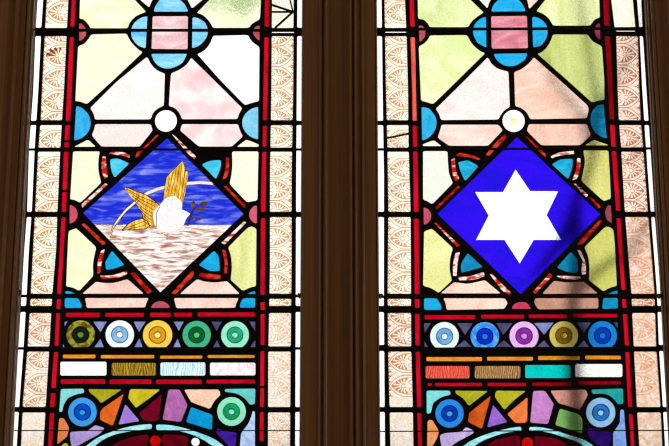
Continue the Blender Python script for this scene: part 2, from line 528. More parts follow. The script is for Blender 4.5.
def mend(root, lines):
    """narrow repair leads over a cracked pane"""
    pts, fs = [], []
    for a, b, w in lines:
        d = (Vector(b) - Vector(a)).normalized(); n = Vector((-d.y, d.x)) * w / 2
        q = [Vector(a) - n, Vector(b) - n, Vector(b) + n, Vector(a) + n]
        k = len(pts)
        for yy in (-.0035, .0035):
            pts += [P(p.x, p.y) + Vector((0, yy, 0)) for p in q]
        fs += [(k,k+1,k+2,k+3),(k+7,k+6,k+5,k+4),(k,k+4,k+5,k+1),(k+1,k+5,k+6,k+2),(k+2,k+6,k+7,k+3),(k+3,k+7,k+4,k)]
    return mesh_obj('repair_lead', pts, fs, M_LEAD, root)

def roundel(root, cx, cy, r, rim, centre, boss, label, clip=348.0, rim2=None):
    """a spun glass roundel: pale rim, thick darker bull's-eye with ridges, knob in the middle"""
    full = circle(cx, cy, r, 40)
    vis = clip_v(full, clip) if cy + r > clip and cy < clip else full
    LEADHOLES.append(vis)
    gl_rim = glass(rim, rim2 or tuple(min(255, int(x * .86 + 20)) for x in rim), 70, 'mottle', rough=0.3, lo=.42, hi=.6)
    gl_c = glass(centre, tuple(int(x * .78) for x in centre), 60, 'mottle', rough=0.3)
    gl_b = glass(boss, None, 30, 'mottle', rough=0.2)
    gl_d = glass(tuple(int(x * .6) for x in centre), tuple(int(x * .45) for x in centre), 50, 'mottle', rough=0.3)
    ro, ri = r * .60, r * .545
    rimp = offset(vis, .7)
    def ring_mesh(name, polys, m, par, y0, y1):
        V, T = cdt(polys)
        T2 = []
        for t in T:
            c = (sum(V[i][0] for i in t) / 3, sum(V[i][1] for i in t) / 3)
            if inside(c, polys[0]) and not (len(polys) > 1 and inside(c, polys[1])): T2.append(t)
        return slab(name, V, T2, y0, y1, m, par)
    o = ring_mesh('roundel', [rimp, circle(cx, cy, ro, 32)], gl_rim, root, -.0015, .0015)
    o['label'] = label
    ring_mesh('ridge', [circle(cx, cy, ro, 32), circle(cx, cy, ri, 32)], gl_d, o, -.0025, .0015)
    rb = r * .2
    ring_mesh('bullseye', [circle(cx, cy, ri, 32), circle(cx, cy, rb * 1.25, 20)], gl_c, o, -.002, .002)
    ring_mesh('boss_ring', [circle(cx, cy, rb * 1.25, 20), circle(cx, cy, rb, 20)], gl_d, o, -.002, .002)
    # domed boss
    vs = []; fs = []; n = 20
    for k, (rr, yy) in enumerate(((rb, .002), (rb, -.002), (rb * .8, -.0026), (rb * .5, -.0029))):
        for a in range(n):
            t = 2 * math.pi * a / n; vs.append(P(cx + rr * math.cos(t), cy + rr * math.sin(t)) + Vector((0, yy, 0)))
    for k in range(3):
        for a in range(n): fs.append((k*n+a, k*n+(a+1)%n, (k+1)*n+(a+1)%n, (k+1)*n+a))
    fs += [tuple(range(n)), tuple(reversed(range(3*n, 4*n)))]
    b = mesh_obj('boss', vs, fs, gl_b, o, smooth=False)
    bm = bmesh.new(); bm.from_mesh(b.data); bmesh.ops.recalc_face_normals(bm, faces=bm.faces); bm.to_mesh(b.data); bm.free()
    return o

def rect(u0, v0, u1, v1): return [(u0, v0), (u1, v0), (u1, v1), (u0, v1)]

# ================================================================== LEFT LIGHT: dove
L = empty('stained_glass_panel', P(168, VB, 0))
tag(L, 'stained glass panel with a white golden-winged dove and olive branch in its blue diamond', 'stained glass panel', kind='thing')
tabC = [(0,37.4,43.4),(28,35.6,41.6),(89,33.2,38.6),(147,29,35),(212,27,32),(249,24.2,29.2),(293,21.6,27),(345,18.4,24),(407,14,19.4),(446,11.6,17)]
tabB = [(0,46.6,68.6),(36,44.6,66.8),(89,42,64.2),(121,40.5,62.2),(152,38,60.4),(212,35,57.6),(249,33,56.4),(293,30.6,52.6),(346,27.6,49.6),(399,23,46.4),(446,21,43.6)]
tabR = [(0,71.6,76),(36,69.6,74),(89,67,72.2),(121,65.6,70.4),(152,63.6,68.8),(212,61.6,66.2),(249,59.6,64),(293,57,61.4),(346,54.4,58.6),(388,51,56),(446,48,52.4)]
tabB2 = [(0,272,293.6),(89,271.4,293.2),(178,270,291.6),(267,270,291.6),(357,268.2,290.6),(446,268,290)]
tabC2 = [(0,297.4,305),(178,296.2,304),(446,295.2,303)]
tabR2 = [(0,265,269.4),(89,263.4,267.8),(147,262.6,266.4),(178,261.2,266),(249,260.6,265),(345,260.6,264.6),(446,259.6,263.4)]
ROWS = [(-42,28.3),(36,120.5),(125,147.8),(151.6,212),(217,293.8),(298.8,306),(313,346.4),(351.6,407),(412.5,464)]
for tb, nm in ((tabC, 'clear_strip'), (tabC2, 'clear_strip')):
    for a, b in ((-42,28),(36,121),(125,212),(217,306),(312,407),(412,464)):
        piece(nm, strip_poly(tb, a, b), CLEAR, L, 'clear glass', .8)
cen1 = [[-10,12.5],[33.5,56,79,101.5,122],[141],[167.5,190,211],[217,238,261,284],[303],[315,333.5],[359.5,384,405],[]]
cen2 = [[],[36,56,77.5,99,119],[136],[167,190,211],[216,237,260.5,283],[303],[315,333],[365,388],[425,448]]
for i, (a, b) in enumerate(ROWS):
    low = i >= 6
    for tb, cs, fl in ((tabB, cen1, False), (tabB2, cen2, True)):
        q = rounded(strip_poly(tb, a, b), .8); LEADHOLES.append(q)
        o = pane('border_pane', q, BORD_LOW if low else BORD, L, 'cream border pane with painted palmettes' if cs[i] else 'plain cream border pane')
        Ls = []
        for c in cs[i]: Ls += motif(tb, a - .3, b + .3, c, fl, 0.95 if not (low and fl) else .7)
        if Ls: strokes('painted_palmette', Ls, (PT_F if fl else PT_B) if low else (PT_B if fl else PT_A), o)
        if i == 1 and not fl:
            strokes('painted_palmette', [([(61.5-6,56.2), (61.5-15,54)], [.6,3]), ([(56,54.5), (50,49.5)], [.6,3.2]), ([(58,53.2), (55,48)], [.6,2.8]), ([(60,52.6), (60.4,47.6)], [.6,2.2])], PT_D, o, y=GY0 - .0006, label='purple-brown painted petals')
for a, b in ((-42,27),(37,121),(125,140.5),(142,147.6),(151.5,190),(192,212),(217,294),(299,309),(313,346),(352,388),(393,407),(413,464)):
    piece('red_strip', strip_poly(tabR, a, b), RED, L, 'red glass', .7)
for a, b in ((-42,27),(37,120.5),(125.5,147),(151.5,212),(218,295),(302,310),(314,345),(351,386),(388,407),(412,441)):
    piece('red_strip', strip_poly(tabR2, a, b), RED, L, 'red glass', .7)
piece('clear_strip', rect(272, 31.8, 294, 33.2), CLEAR, L, None, .2)

G1 = glass((248,250,214), (216,228,160), 9, lo=.42, hi=.72); G2 = glass((244,250,216), (236,244,200), 9); G1R = glass((244,250,216), (224,240,192), 16, 'mottle', lo=.45, hi=.75, rough=.09, grain=.03)
G2R = glass((255,255,246), (252,254,238), 9, rough=.07, grain=.03); Y1 = glass((236,242,208), (230,236,196), 9); Y1R = glass((248,246,218), (242,240,206), 9)
Y2 = glass((236,240,206), (226,232,184), 12); Y2R = glass((230,228,156), (206,214,136), 10, 'vert')
PK = glass((250,238,234), (244,222,218), 9); PKR = glass((248,232,228), (234,184,188), 9, 'mottle', lo=.4, hi=.66, rough=.12, grain=.04); PKL = glass((246,228,222), (240,212,208), 9)
PT = glass((246,212,200), (234,190,176), 16, 'mottle'); SQ = glass((244,214,216), (226,170,178), 14); 
BL = glass((120,196,240), (170,222,248), 22, 'diag'); BH = glass((66,184,236), (40,160,222), 26, 'mottle'); BF = glass((90,208,238), (50,182,222), 26)
LOBE = glass((150,214,246), (96,186,236), 22, 'diag')

piece('field_pane', [(81,-42),(79.4,19),(84,19.6),(89,25),(90.4,28.6),(128,28.6),(129.6,23),(136,16),(146.5,12.2),(135,0),(96,-42)], G1, L, 'pale yellow-green glass')
piece('field_pane', [(78,46),(84,44),(89,38),(91,34.2),(126.5,33.4),(130,41),(137,48.5),(143,52.5),(114.5,79.5),(87,104.5),(80,101.5),(75.2,101.5)], G2, L, 'pale yellow-green glass')
piece('half_disc', [(79,22.5),(83,24.5),(86,29),(86.6,32),(86,36),(83,40),(79,41.6)], RMAR, L, 'rose glass')
piece('half_disc', [(76,105.6),(82,107.5),(89,114.5),(91.2,122),(90,130),(85,136.5),(79,139.8),(74,140.8)], BH, L, 'sky blue glass')
piece('quatrefoil_lobe', [(147.6,15.8),(140,17.5),(133,23.5),(130.5,31),(132,39),(138,46),(145.8,48.8)], LOBE, L, 'light blue glass')
piece('quatrefoil_centre', [(152.6,16),(188,16),(187.8,49.6),(151.4,49.2)], SQ, L, 'pink glass')
piece('quatrefoil_lobe', [(153.6,12),(155,6),(160,-1),(169,-4.5),(178,-2),(185,4),(188.4,12)], LOBE, L, 'light blue glass')
piece('quatrefoil_lobe', [(151,53.6),(153.6,61),(159,67),(167,69.3),(175,67.8),(183,63),(187.4,53.6)], LOBE, L, 'light blue glass')
piece('quatrefoil_lobe', [(192.4,17),(198,17.6),(205,22),(208.4,30),(207,38),(200,46),(192,48.8)], LOBE, L, 'light blue glass')
piece('field_pane', [(209,0),(196.5,13),(203,15),(210,22),(213,28.2),(249,28.2),(252,24),(260,19.6),(261,0),(261.5,-42),(252,-42)], G1R, L, 'pale yellow-green glass')
piece('field_pane', [(213,35.6),(248,34.8),(251,41),(259.5,47),(259,101.5),(252,103),(245,105.5),(220,80),(197,54),(204,51),(210,44)], G2R, L, 'pale yellow-green glass')
piece('half_disc', [(259.6,24.8),(256,26),(253,30),(253,34),(256,38.5),(259.6,41.5)], RMAR, L, 'rose glass')
piece('field_pane', [(149.5,8),(151,3),(156,-5),(166,-9.5),(165,-42),(101,-42),(140,0)], PK, L, 'pale pink glass')
piece('field_pane', [(192,9),(203,0),(245,-42),(170,-42),(170.5,-9.5),(181,-7),(188,0)], PK, L, 'pale pink glass')
piece('field_pane', [(147,56.5),(151,64.5),(157,70.5),(165,73.5),(164,106),(157,109),(152.5,114),(151,119.6),(95,119.8),(93.5,113),(90,108),(116,82)], PK, L, 'pale pink glass')
piece('field_pane', [(171,73),(178,70.5),(187,64.5),(191,57.5),(215,81),(242.5,108.5),(239,114),(237.5,119.3),(182,119.5),(180,113.5),(175,108),(168.8,106.3),(170,85)], PKR, L, 'pale pink glass')
piece('centre_disc', circle(166,121,11), CLEAR, L, 'clear glass')
piece('field_pane', [(95,124),(150.5,124),(153,130.5),(140,146.8),(101.5,146.8),(91.5,135),(94,130)], PKL, L, 'pale pink glass')
piece('field_pane', [(182,124),(238,124),(240,131),(243,136.5),(232,146.8),(199,146.8),(180,130.5)], PKR, L, 'pale pink glass')
piece('field_pane', [(73.5,147),(84,141.5),(88,139.5),(96,147)], G2, L, 'pale yellow glass')
piece('field_pane', [(73,151.3),(100,151.3),(98.5,160),(98.5,172),(101.5,183),(80.5,203),(75,200),(70,199.5)], Y1, L, 'pale yellow glass')
piece('field_pane', [(232,151.3),(258.5,151.3),(257.5,200.5),(252,201.5),(247,202.5),(229.5,184),(231.5,175),(232.5,165)], Y1R, L, 'pale yellow glass')
piece('field_pane', [(236.5,147),(246,139.5),(252,141.5),(258.8,144.5),(258.8,147)], Y1R, L, 'pale yellow glass')
piece('half_disc', [(258.2,106.5),(251,108.5),(244.5,114),(241.8,121),(243,129),(249,136.5),(258.2,140)], glass((110,196,232),(140,208,236),26), L, 'sky blue glass')
piece('field_pane', [(68.4,231),(76,228),(96.5,247.5),(94.5,256),(93,264),(93.5,276),(79.5,291),(73,287.5),(66,286.5),(67,260)], Y2, L, 'pale yellow glass')
piece('field_pane', [(247,228),(252,226),(256.5,229),(256,286.5),(250,287.5),(243,291),(230.5,280),(232,268),(231,255),(228,247.5)], Y2R, L, 'olive yellow glass')
piece('field_pane', [(82,293.8),(96,281.5),(104,283),(114,283),(127.5,279),(144,293.8)], PT, L, 'peach glass')
piece('field_pane', [(84.5,298),(149,298),(146,304),(145.5,307.5),(86.5,308),(86,302)], PT, L, 'peach glass')
piece('field_pane', [(179.5,294),(197,279),(204,281.5),(216,282.5),(227,281),(240,294)], PT, L, 'peach glass')
piece('field_pane', [(173.8,298),(239,298),(236,304),(235.5,307.8),(176.5,308.3),(175,303)], PT, L, 'peach glass')
BQ = glass((30,172,222), (20,150,208), 26)
piece('quarter_disc', [(64.6,298),(78,298),(81.5,304),(82,308),(64.6,308)], BQ, L, 'blue glass')
piece('quarter_disc', [(65.3,291),(70,291.2),(75,293.6),(65.3,293.8)], BQ, L, None, .4)
piece('quarter_disc', [(247,294),(251,292),(255.3,291),(255.3,294)], BQ, L, None, .4)
piece('quarter_disc', [(243.5,298),(255.3,298),(255,307.8),(239.6,307.8),(240.5,302)], BQ, L, 'blue glass')
piece('half_disc', [(150.5,308),(152.5,304),(157,301.2),(163,301),(168,304),(170.4,308)], glass((170,70,90),(190,90,100),60), L, 'rose glass')
piece('half_disc', [(69.6,204.4),(73.5,206),(77,210),(78,214.5),(77,219),(74,222.5),(69.4,224)], glass((204,84,108),(190,70,94),40), L, 'rose glass')
piece('half_disc', [(257,205),(253.5,206),(250,210),(249,214),(250,219),(253,222.5),(257,224)], glass((212,100,120),(200,84,106),40), L, 'rose glass')
# red and white ring pieces round the diamond
for p, m in ((((81,204.5),(105,183),(108,184.5),(82.5,208)), RWL), (((157,134.5),(159,135.5),(144,150),(136.5,158.5),(135,157),(136.5,152),(146,145)), RWD),
             (((102.5,156),(106,156),(106.5,166),(108,177),(104.5,179.5),(102.5,174),(101,166)), RW), (((109,154),(110,151.8),(124,151.8),(130,155.5),(130,158),(121,155.5)), RW),
             (((223,185.5),(226.5,186),(246,205.5),(244.5,208.5)), RWD), (((171.6,134),(174,135),(196,156.5),(195,159.5),(188,154)), RWL),
             (((225.5,157),(229,157),(229.5,170),(226.5,178.5),(222,180),(225,172),(226,163)), RWD), (((81,224),(84,223),(106,243),(103,245.5)), RWD),
             (((101,250.5),(105,249),(102.3,260),(100.3,273),(97,273.5),(97.5,261)), RW), (((100,275.5),(112,275.5),(127,270.5),(127.3,274),(120,278),(101,279)), RW),
             (((130.3,273.5),(134,272),(152,291.5),(148,294)), RWD), (((221,243),(244,221),(246.5,222.5),(225,244.5)), RWL),
             (((222,249.5),(226,250),(228,264),(227,274),(224,273.5),(225,262)), RWD), (((200,272.5),(221,275),(220,279),(208,279.5),(199,276)), RWD),
             (((192,270.5),(194.5,272),(193,277),(175.5,294.5),(170.5,294)), RWD)):
    piece('ring_pane', list(p), m, L, 'red and white flashed glass', .6)
for p in (((110,159),(118,158),(129.5,163.5),(115,178),(111.5,172),(110.3,165)), ((201.5,164.5),(210,160.3),(221,160),(221,168),(216,179.3))):
    piece('fan_pane', list(p), BF, L, 'sky blue glass')
for p in (((111.8,250.5),(124.5,265),(114,269),(106,270),(105,262)), ((214,250.5),(219,256.5),(220,271),(210,271.5),(198.6,265))):
    piece('fan_pane', list(p), BQ, L, 'blue glass')

# the dove diamond: every painted thing is its own interlocking piece of glass
dia = [(167,138),(243.7,214),(160.5,292.4),(83,213)]
LEADHOLES.append(dia)
diag = offset(dia, .7)
body = [(159.4,205.6),(163,201),(165,198.5),(169,197),(173,195),(178,198.5),(182,202),(182.4,206),(181.6,209.6),(186,211),(190.8,214),(188,216.5),(186,219),(184.5,223.5),(182,227),(178,230),(173,231.5),(166,231.5),(159.4,230),(155.5,226.5),(153.6,221),(153,214.5),(154.6,210)]
wing_r = [(163.4,201),(164,193),(165.2,185),(166.6,177),(170,173),(176,167.5),(182.5,161),(184.5,166),(185.4,171.5),(188.2,171),(187.4,181),(185.4,192),(182.8,204),(178,199),(172,195)]
wing_l = [(124.6,187.4),(128,187.8),(137,191.6),(147,195.6),(154,200.6),(160.4,206),(157,212),(156.5,218),(157,227),(151,226),(144.5,222),(142.4,215),(140,209.6),(136.5,203.5),(130.6,196.4),(126.6,191.5)]
tail = [(122,230.5),(127,225),(134,220.5),(142,218.5),(147,221),(150,226),(146,229),(136,230),(128,230)]
def arc_band(c, r, w, a0, a1, n=20):
    o = [(c[0] + (r + w/2) * math.cos(math.radians(a0 + (a1-a0)*i/n)), c[1] + (r + w/2) * math.sin(math.radians(a0 + (a1-a0)*i/n))) for i in range(n+1)]
    q = [(c[0] + (r - w/2) * math.cos(math.radians(a0 + (a1-a0)*i/n)), c[1] + (r - w/2) * math.sin(math.radians(a0 + (a1-a0)*i/n))) for i in range(n+1)]
    return o + q[::-1]
halo_pts = [(110.5,236),(113.5,227),(119.7,218),(126,210.5),(133,204.5),(140,198),(147.5,193.2),(158,189),(172,185.5),(188,183.4),(200,182.6),(213,183.4)]
def band(pts, w):
    n = len(pts); a, b = [], []
    for i, p in enumerate(pts):
        d = Vector(pts[min(n-1, i+1)]) - Vector(pts[max(0, i-1)]); d.normalize(); k = Vector((-d.y, d.x)) * w / 2
        a.append(tuple(Vector(p) + k)); b.append(tuple(Vector(p) - k))
    return a + b[::-1]
halo = band(halo_pts[:9], 3.0); halo_b = band(halo_pts[8:], 3.0)
def leaf(cx, cy, l, w, ang):
    a = math.radians(ang); ca, sa = math.cos(a), math.sin(a)
    return [(cx + x*ca - y*sa, cy + x*sa + y*ca) for x, y in ((-l/2,0),(-l/4,-w/2),(l/6,-w/2),(l/2,0),(l/6,w/2),(-l/4,w/2))]
twig = band([(187.5,226),(189.5,221),(191.5,214),(194,209),(199,207.5)], 1.5)
twig2 = band([(190.3,219),(194,218)], 1.2)
leaves = [rounded(leaf(193,204.5,8.5,4.2,-70)), rounded(leaf(203.5,204,11,4,-22)), rounded(leaf(202,210,8,3.6,-14)), rounded(leaf(198.5,218.5,8.5,3.6,-4)), rounded(leaf(197,208.8,5,3,-40))]
water = [(60,224.6),(93,224.4),(150,224.8),(232,225),(270,225),(270,320),(60,320)]
def clipped_to(poly, clip):
    """Sutherland-Hodgman against a convex polygon"""
    out = poly; s = 1 if area2(clip) > 0 else -1
    for i in range(len(clip)):
        a, b = clip[i], clip[(i+1) % len(clip)]
        f = lambda p: s * ((b[0]-a[0])*(p[1]-a[1]) - (b[1]-a[1])*(p[0]-a[0]))
        new = []
        for j in range(len(out)):
            p, q = out[j-1], out[j]; fp, fq = f(p), f(q)
            if (fp >= 0) != (fq >= 0):
                t = fp / (fp - fq); new.append((p[0]+(q[0]-p[0])*t, p[1]+(q[1]-p[1])*t))
            if fq >= 0: new.append(q)
        out = new
    return out
SKYB = glass((30,46,206), (176,184,248), 17, 'wave', lo=.48, hi=.8)
WAT = glass((255,240,234), (156,96,84), 34, 'wave', lo=.44, hi=.68)
GOLD = glass((255,222,110), (200,132,20), 46, 'vert', lo=.38, hi=.62)
DOVE = glass((255,254,255), (246,226,230), 46, 'mottle', lo=.5, hi=.8)
CREAM = glass((248,232,206), (236,214,180), 20); LEAFG = glass((120,84,44), (70,44,20), 40)
base = layered([
    ('olive_leaf', leaves, LEAFG, 'brown painted olive leaves'),
    ('olive_twig', [twig, twig2], glass((74,44,24), None, 20), 'thin brown twig'),
    ('dove_body', [rounded(body)], DOVE, 'white dove body and head'),
    ('wing', [rounded(wing_r, .6)], GOLD, 'golden raised wing'),
    ('wing', [rounded(wing_l, .6)], GOLD, 'golden spread wing'),
    ('tail', [rounded(tail, .6)], GOLD, 'golden tail'),
    ('halo_ring', [halo], CREAM, 'cream ring arching over the dove'),
    ('halo_ring', [halo_b], CREAM, 'cream ring right of the raised wing'),
    ('water', [clipped_to(water, diag)], WAT, 'rippled pink and brown water'),
    ('dove_pane', [diag], SKYB, 'diamond pane of streaky blue sky')], L)
DK = paint((120,72,34)); DK2 = paint((66,40,30)); GR = paint((206,186,190))
base_s = []
for (a, b) in (((182,163),(178,199)),((179.5,165.5),(174.5,196)),((176.5,168.5),(171,194)),((173,172),(168,193)),((169.5,178),(166.5,192)),((185,170),(180.5,199)),((187,175),(183,198))):
    base_s.append(([a, ((a[0]+b[0])/2 + .6, (a[1]+b[1])/2), b], .55))
for (a, b) in (((127,189.5),(156,203)),((129,192),(155,206.5)),((132,196),(154,210)),((135,201.5),(152.5,213.5)),((138.5,206),(152,217)),((141,210.5),(152,220.5)),((144,216),(152,223)),((125,228.5),(144,221.5)),((128,229.2),(146,225))):
    base_s.append(([a, ((a[0]+b[0])/2 - .6, (a[1]+b[1])/2 + .6), b], .6))
strokes('feather_lines', base_s, DK, base, y=-.0019)
ol = [(wing_l[:13] + [wing_l[12]], .8), (wing_r[0:10], .6), (tail[:6], .9), ([tail[0]] + tail[:-6:-1], .9), ([(p[0] - .1, p[1] - 1.8) for p in halo_pts[:6]], .7), ([(p[0], p[1] + 1.8) for p in halo_pts[:6]], .7)]
strokes('painted_outline', ol + [([(x, 225 + .5 * math.sin(x)) for x in range(93, 126, 3)], .6)], DK2, base, y=-.0019)
gl = [([(169,199),(167,204),(168,209),(172,212)], .6), ([(173,198),(171.5,204),(173,209)], .6), ([(177,201),(176,206),(176,210)], .5), ([(160,213),(163,219),(168,223)], .5), ([(165,214),(169,219),(174,221)], .5), ([(172,216),(177,219),(182,219)], .5), ([(159,222),(165,226),(174,227)], .5), ([(186,214.6),(187,215.2)], .8)]
strokes('painted_plumage', gl, GR, base, y=-.0019)
strokes('painted_feet', [([(157,233),(160,234.5),(163,233.5)], .9), ([(164,234),(166,235.5),(169,234)], .9), ([(167,236),(167.3,240)], .7)], paint((190,150,70)), base, y=-.0019)

# rows below the diamond
for p in ((65.6,312.6,99.8,317),(105,312.8,144,316.8),(150,312.6,170.8,317),(173.8,312.6,192,316.8),(197.6,312.2,255,316.6)):
    piece('red_bar', rect(*p), RROW, L, 'red glass', .6)
roundel(L, 80.7,334.7,14.4,(150,160,50),(22,34,18),(110,130,50),'olive glass roundel with a nearly black centre', rim2=(92,62,28))
roundel(L, 119.8,334.7,14.4,(232,246,255),(140,194,240),(226,244,255),'white and pale blue glass roundel')
roundel(L, 157.6,335,14.8,(250,208,76),(232,164,28),(255,226,130),'amber glass roundel')
roundel(L, 196.7,335,14.2,(60,176,128),(16,100,50),(80,196,110),'green glass roundel with a dark centre')
roundel(L, 235,335,14,(150,236,206),(40,176,126),(150,232,204),'pale green glass roundel')
TRI = glass((134,142,196),(104,112,172),30,'mottle'); TRI_D = glass((84,82,120),(60,58,92),30,'mottle')
for k, p in enumerate((((64.5,321.6),(68,321.6),(64.5,327)),((93,321.6),(107,321.6),(100.6,332.4)),((94,347.5),(100.4,338.4),(104,347.5)),((133.6,321.6),(146,321.6),(139,332.4)),
          ((134,347.5),(139.4,338),(143,347.5)),((62.8,347.5),(62.8,343),(65,347.5)),((173.6,321.6),(184,321.6),(179,331)),((173,347.5),(177.6,338.4),(181,347.5)),
          ((211.6,321.6),(222.4,321.6),(216.6,331)),((213,347.5),(217,340),(220.4,347.5)),((249,321.6),(255.3,321.6),(255.3,331.6)),((250,347.5),(255.3,347.5),(255.3,339.6)))):
    piece('corner_triangle', list(p), TRI if k < 8 else TRI_D, L, 'grey-blue glass', .5)
OR = glass((232,154,44),(206,120,30),30); 
for p in ((62.8,354.6,95.7,358.4),(100.7,355,154.4,358.4),(160,355.6,202.4,358.6),(207.6,355,254.6,358)):
    piece('amber_bar', rect(*p), OR, L, 'amber glass', .6)
piece('oblong_pane', rect(60.2,361.7,106.7,375.6), glass((244,252,255),(250,254,255),20), L, 'white glass')
OLV = glass((176,150,44),(112,72,22),52,'ripple',lo=.3,hi=.8)
piece('oblong_pane', rect(111.5,362.8,156,375.6), OLV, L, 'brown and olive rippled glass')
piece('oblong_pane', rect(160.4,362.4,205.5,375.6), glass((214,240,248),(160,200,214),40,'ripple',lo=.6,hi=1), L, 'icy blue rippled glass')
piece('oblong_pane', rect(210,362.6,255.5,375.4), glass((250,238,240),(226,190,204),70,'mottle',lo=.45,hi=.7), L, 'white glass veined with pink')
for p in ((60.6,379.2,105.5,383.8),(109.5,379.4,151.6,384),(156,379.6,201.7,384),(206.5,379.6,255,383.6)):
    piece('red_bar', rect(*p), RROW, L, 'red glass', .6)
T_ = lambda *a, **k: piece('mosaic_pane', a[0], glass(*a[1:3], 40, 'mottle'), L, a[3])
T_([(60.7,389),(84,388.6),(84.5,393),(77,394),(68,398),(63.7,405),(62.5,412),(59,412),(60,400)], (140,216,216),(120,200,206),'pale turquoise glass')
roundel(L, 82.5,412,14.4,(60,158,240),(14,84,216),(60,150,236),'bright blue glass roundel')
T_([(88,389),(122,389.5),(101,403.5),(97,398),(90,393)],(172,166,36),(150,142,26),'olive glass')
T_([(124,393.5),(113,426),(100,420),(99.7,413),(102,408.6)],(228,108,38),(206,84,24),'orange glass')
T_([(130,389),(160.5,389.5),(150,398),(136,408),(128,398)],(206,196,40),(180,168,28),'yellow-olive glass')
T_([(125.3,404),(139.8,421),(118.3,424.7)],(172,140,226),(150,110,204),'lilac glass')
T_([(139,413),(150,404),(162,393.5),(159,420),(149,421.5),(143.5,421)],(116,10,36),(90,4,26),'dark red glass')
T_([(168.5,389.5),(179.7,389.5),(187.7,405),(181,422),(162.5,419.5)],(184,112,178),(160,90,156),'mauve glass')
T_([(184,389.5),(219,389.5),(220.7,395),(215,400),(210,409),(191,402)],(250,206,178),(240,184,156),'peach glass')
T_([(191,407),(212.5,415),(212,430),(186,422)],(16,158,216),(10,136,200),'blue glass')
T_([(224.5,389),(255.5,388.6),(255,404),(250,405),(245,398),(236,393),(225,392)],(116,208,206),(96,190,190),'turquoise glass')
roundel(L, 231.5,411.5,14.4,(150,240,206),(24,176,110),(140,232,200),'green glass roundel with a pale rim')
T_([(217,428),(226,431.5),(237,432.5),(235.5,446),(232,450),(224,441),(216,433)],(74,34,170),(50,20,130),'violet glass')
T_([(253,410.5),(255,412),(255,450),(239.6,450),(241,433),(249,423)],(190,210,246),(160,186,236),'pale blue glass')
T_([(59,418),(64,418),(69.6,428),(67,437),(58,444),(57,444)],(236,138,88),(216,116,70),'salmon glass')
T_([(70,432),(88,430.5),(95,425),(105,428),(100,434),(88,440),(78,446),(72,448),(70,440)],(188,166,226),(166,142,208),'lavender glass')
T_([(60,447),(64,443),(68,443.5),(70,450),(58,458)],(190,180,60),(170,160,50),'olive glass')
ARC = glass((120,216,226),(190,238,244),30,'diag')
piece('ring_pane', [(74,458),(86,446),(95,439),(104,434.4),(120,428.8),(132,426),(142,424.6),(152,424),(152,429),(144,429.6),(132,431),(116,434),(104,439),(96,445),(84,458)], ARC, L, 'turquoise arc of glass')
piece('ring_pane', [(156,424.6),(166,424.6),(176,426),(186,428.5),(199,432.7),(214,438.5),(223,445),(234,458),(224,458),(214,447),(203,439.5),(192,434.4),(180,431),(170,430),(156,430)], ARC, L, 'turquoise arc of glass')
DR = glass((112,6,26),(80,4,18),30,'mottle')
piece('wheel_pane', [(98,456),(112,445),(122,440),(135,436),(148,434.4),(149,440),(146,448),(140,456)], DR, L, 'dark red glass')
piece('wheel_pane', [(163,434.4),(175,434.6),(185,436),(189,439),(187,446),(184,456),(168,456),(164,448),(161.5,440)], DR, L, 'dark red glass')
piece('wheel_disc', circle(155.4,441,5.6,24), glass((206,14,14),(170,6,10),40,'mottle'), L, 'bright red glass')
piece('wheel_disc', circle(195.5,442,4.2,20), CLEAR, L, 'clear glass')
piece('wheel_disc', circle(115,453,4.2,20), CLEAR, L, 'clear glass')
lead_sheet(L, [(33.5,VT),(306,VT),(304,VB),(7,VB)], LEADHOLES)
mend(L, [((272,5),(293,12),1.6),((272,12),(293,12),1.2),((275,28),(293,12),1.6),((285,-20),(293,12),1.4)])
for (v, w) in ((30.3,3.2),(149.5,2.6),(296,2.8),(348.4,2.6),(430.6,1.0)):
    x0 = 37.3 - .058 * v - 5
    b_ = bar(L, x0, 305, v, v, w)
    if v == 296.0 or v == 296: knob(b_, 18.5, 292.5, 3.0, -.02); knob(b_, 299.5, 295.5, 2.6, -.02)

# ================================================================== RIGHT LIGHT: star
LEADHOLES.clear()
R = empty('stained_glass_panel', P(520, VB, 0))
tag(R, 'stained glass panel with a white six-pointed star on its plain deep blue diamond', 'stained glass panel', kind='thing')
rC = [(0,373,381.6),(89,374,382.6),(178,375,384),(300,375.4,383.8),(446,377,385)]
rB = [(0,384.4,405),(36,385,406.6),(89,386,408),(147,387.4,408.6),(212,388.4,410.6),(292,387.6,411),(346,388,411.2),(407,389.6,412.8),(446,390.4,413.4)]
rR = [(0,409.5,413.8),(36,410.4,415),(89,412,416),(147,413,417.4),(212,413.8,418.6),(293,414.6,419.4),(346,415.4,419.6),(407,417,421.2),(446,418.2,422)]
rB2 = [(0,611,633),(28,614.4,635.4),(36,616,638),(89,617.4,639.4),(120,618.6,640.8),(147,620.8,643.2),(212,624.6,648),(290,631,654.6),(345,633.4,656.2),(407,636.6,660.6),(446,639,662.4)]
rC2 = [(0,636.8,641.4),(28,639,642.6),(89,642,646.4),(140,645.2,650),(212,650.4,654.6),(290,656.6,660.4),(345,658.6,663),(407,662.6,666.6),(446,664.8,669)]
rR2 = [(0,603,609),(28,604.2,609.8),(89,607.8,612.8),(147,611,616),(212,616,620.6),(249,618,622.6),(290,621.2,625.6),(345,624.6,629),(407,628,632.4),(446,630.6,634.6)]
for tb in (rC, rC2):
    for a, b in ((-42,28),(36,121),(125,212),(217,306),(312,345),(351,407),(412,464)):
        piece('clear_strip', strip_poly(tb, a, b), CLEAR, R, 'clear glass', .8)
cenR1 = [[-10,12.8],[33.5,55.6,77.5,99,120],[141],[169,191,212],[217,238.5,261,283.5],[303],[316,336],[362,386],[]]
cenR2 = [[],[33,54.5,76,97.6,118.5],[138],[153,170.5,191,209],[225,247,268.5,290],[303],[330],[362,384],[]]
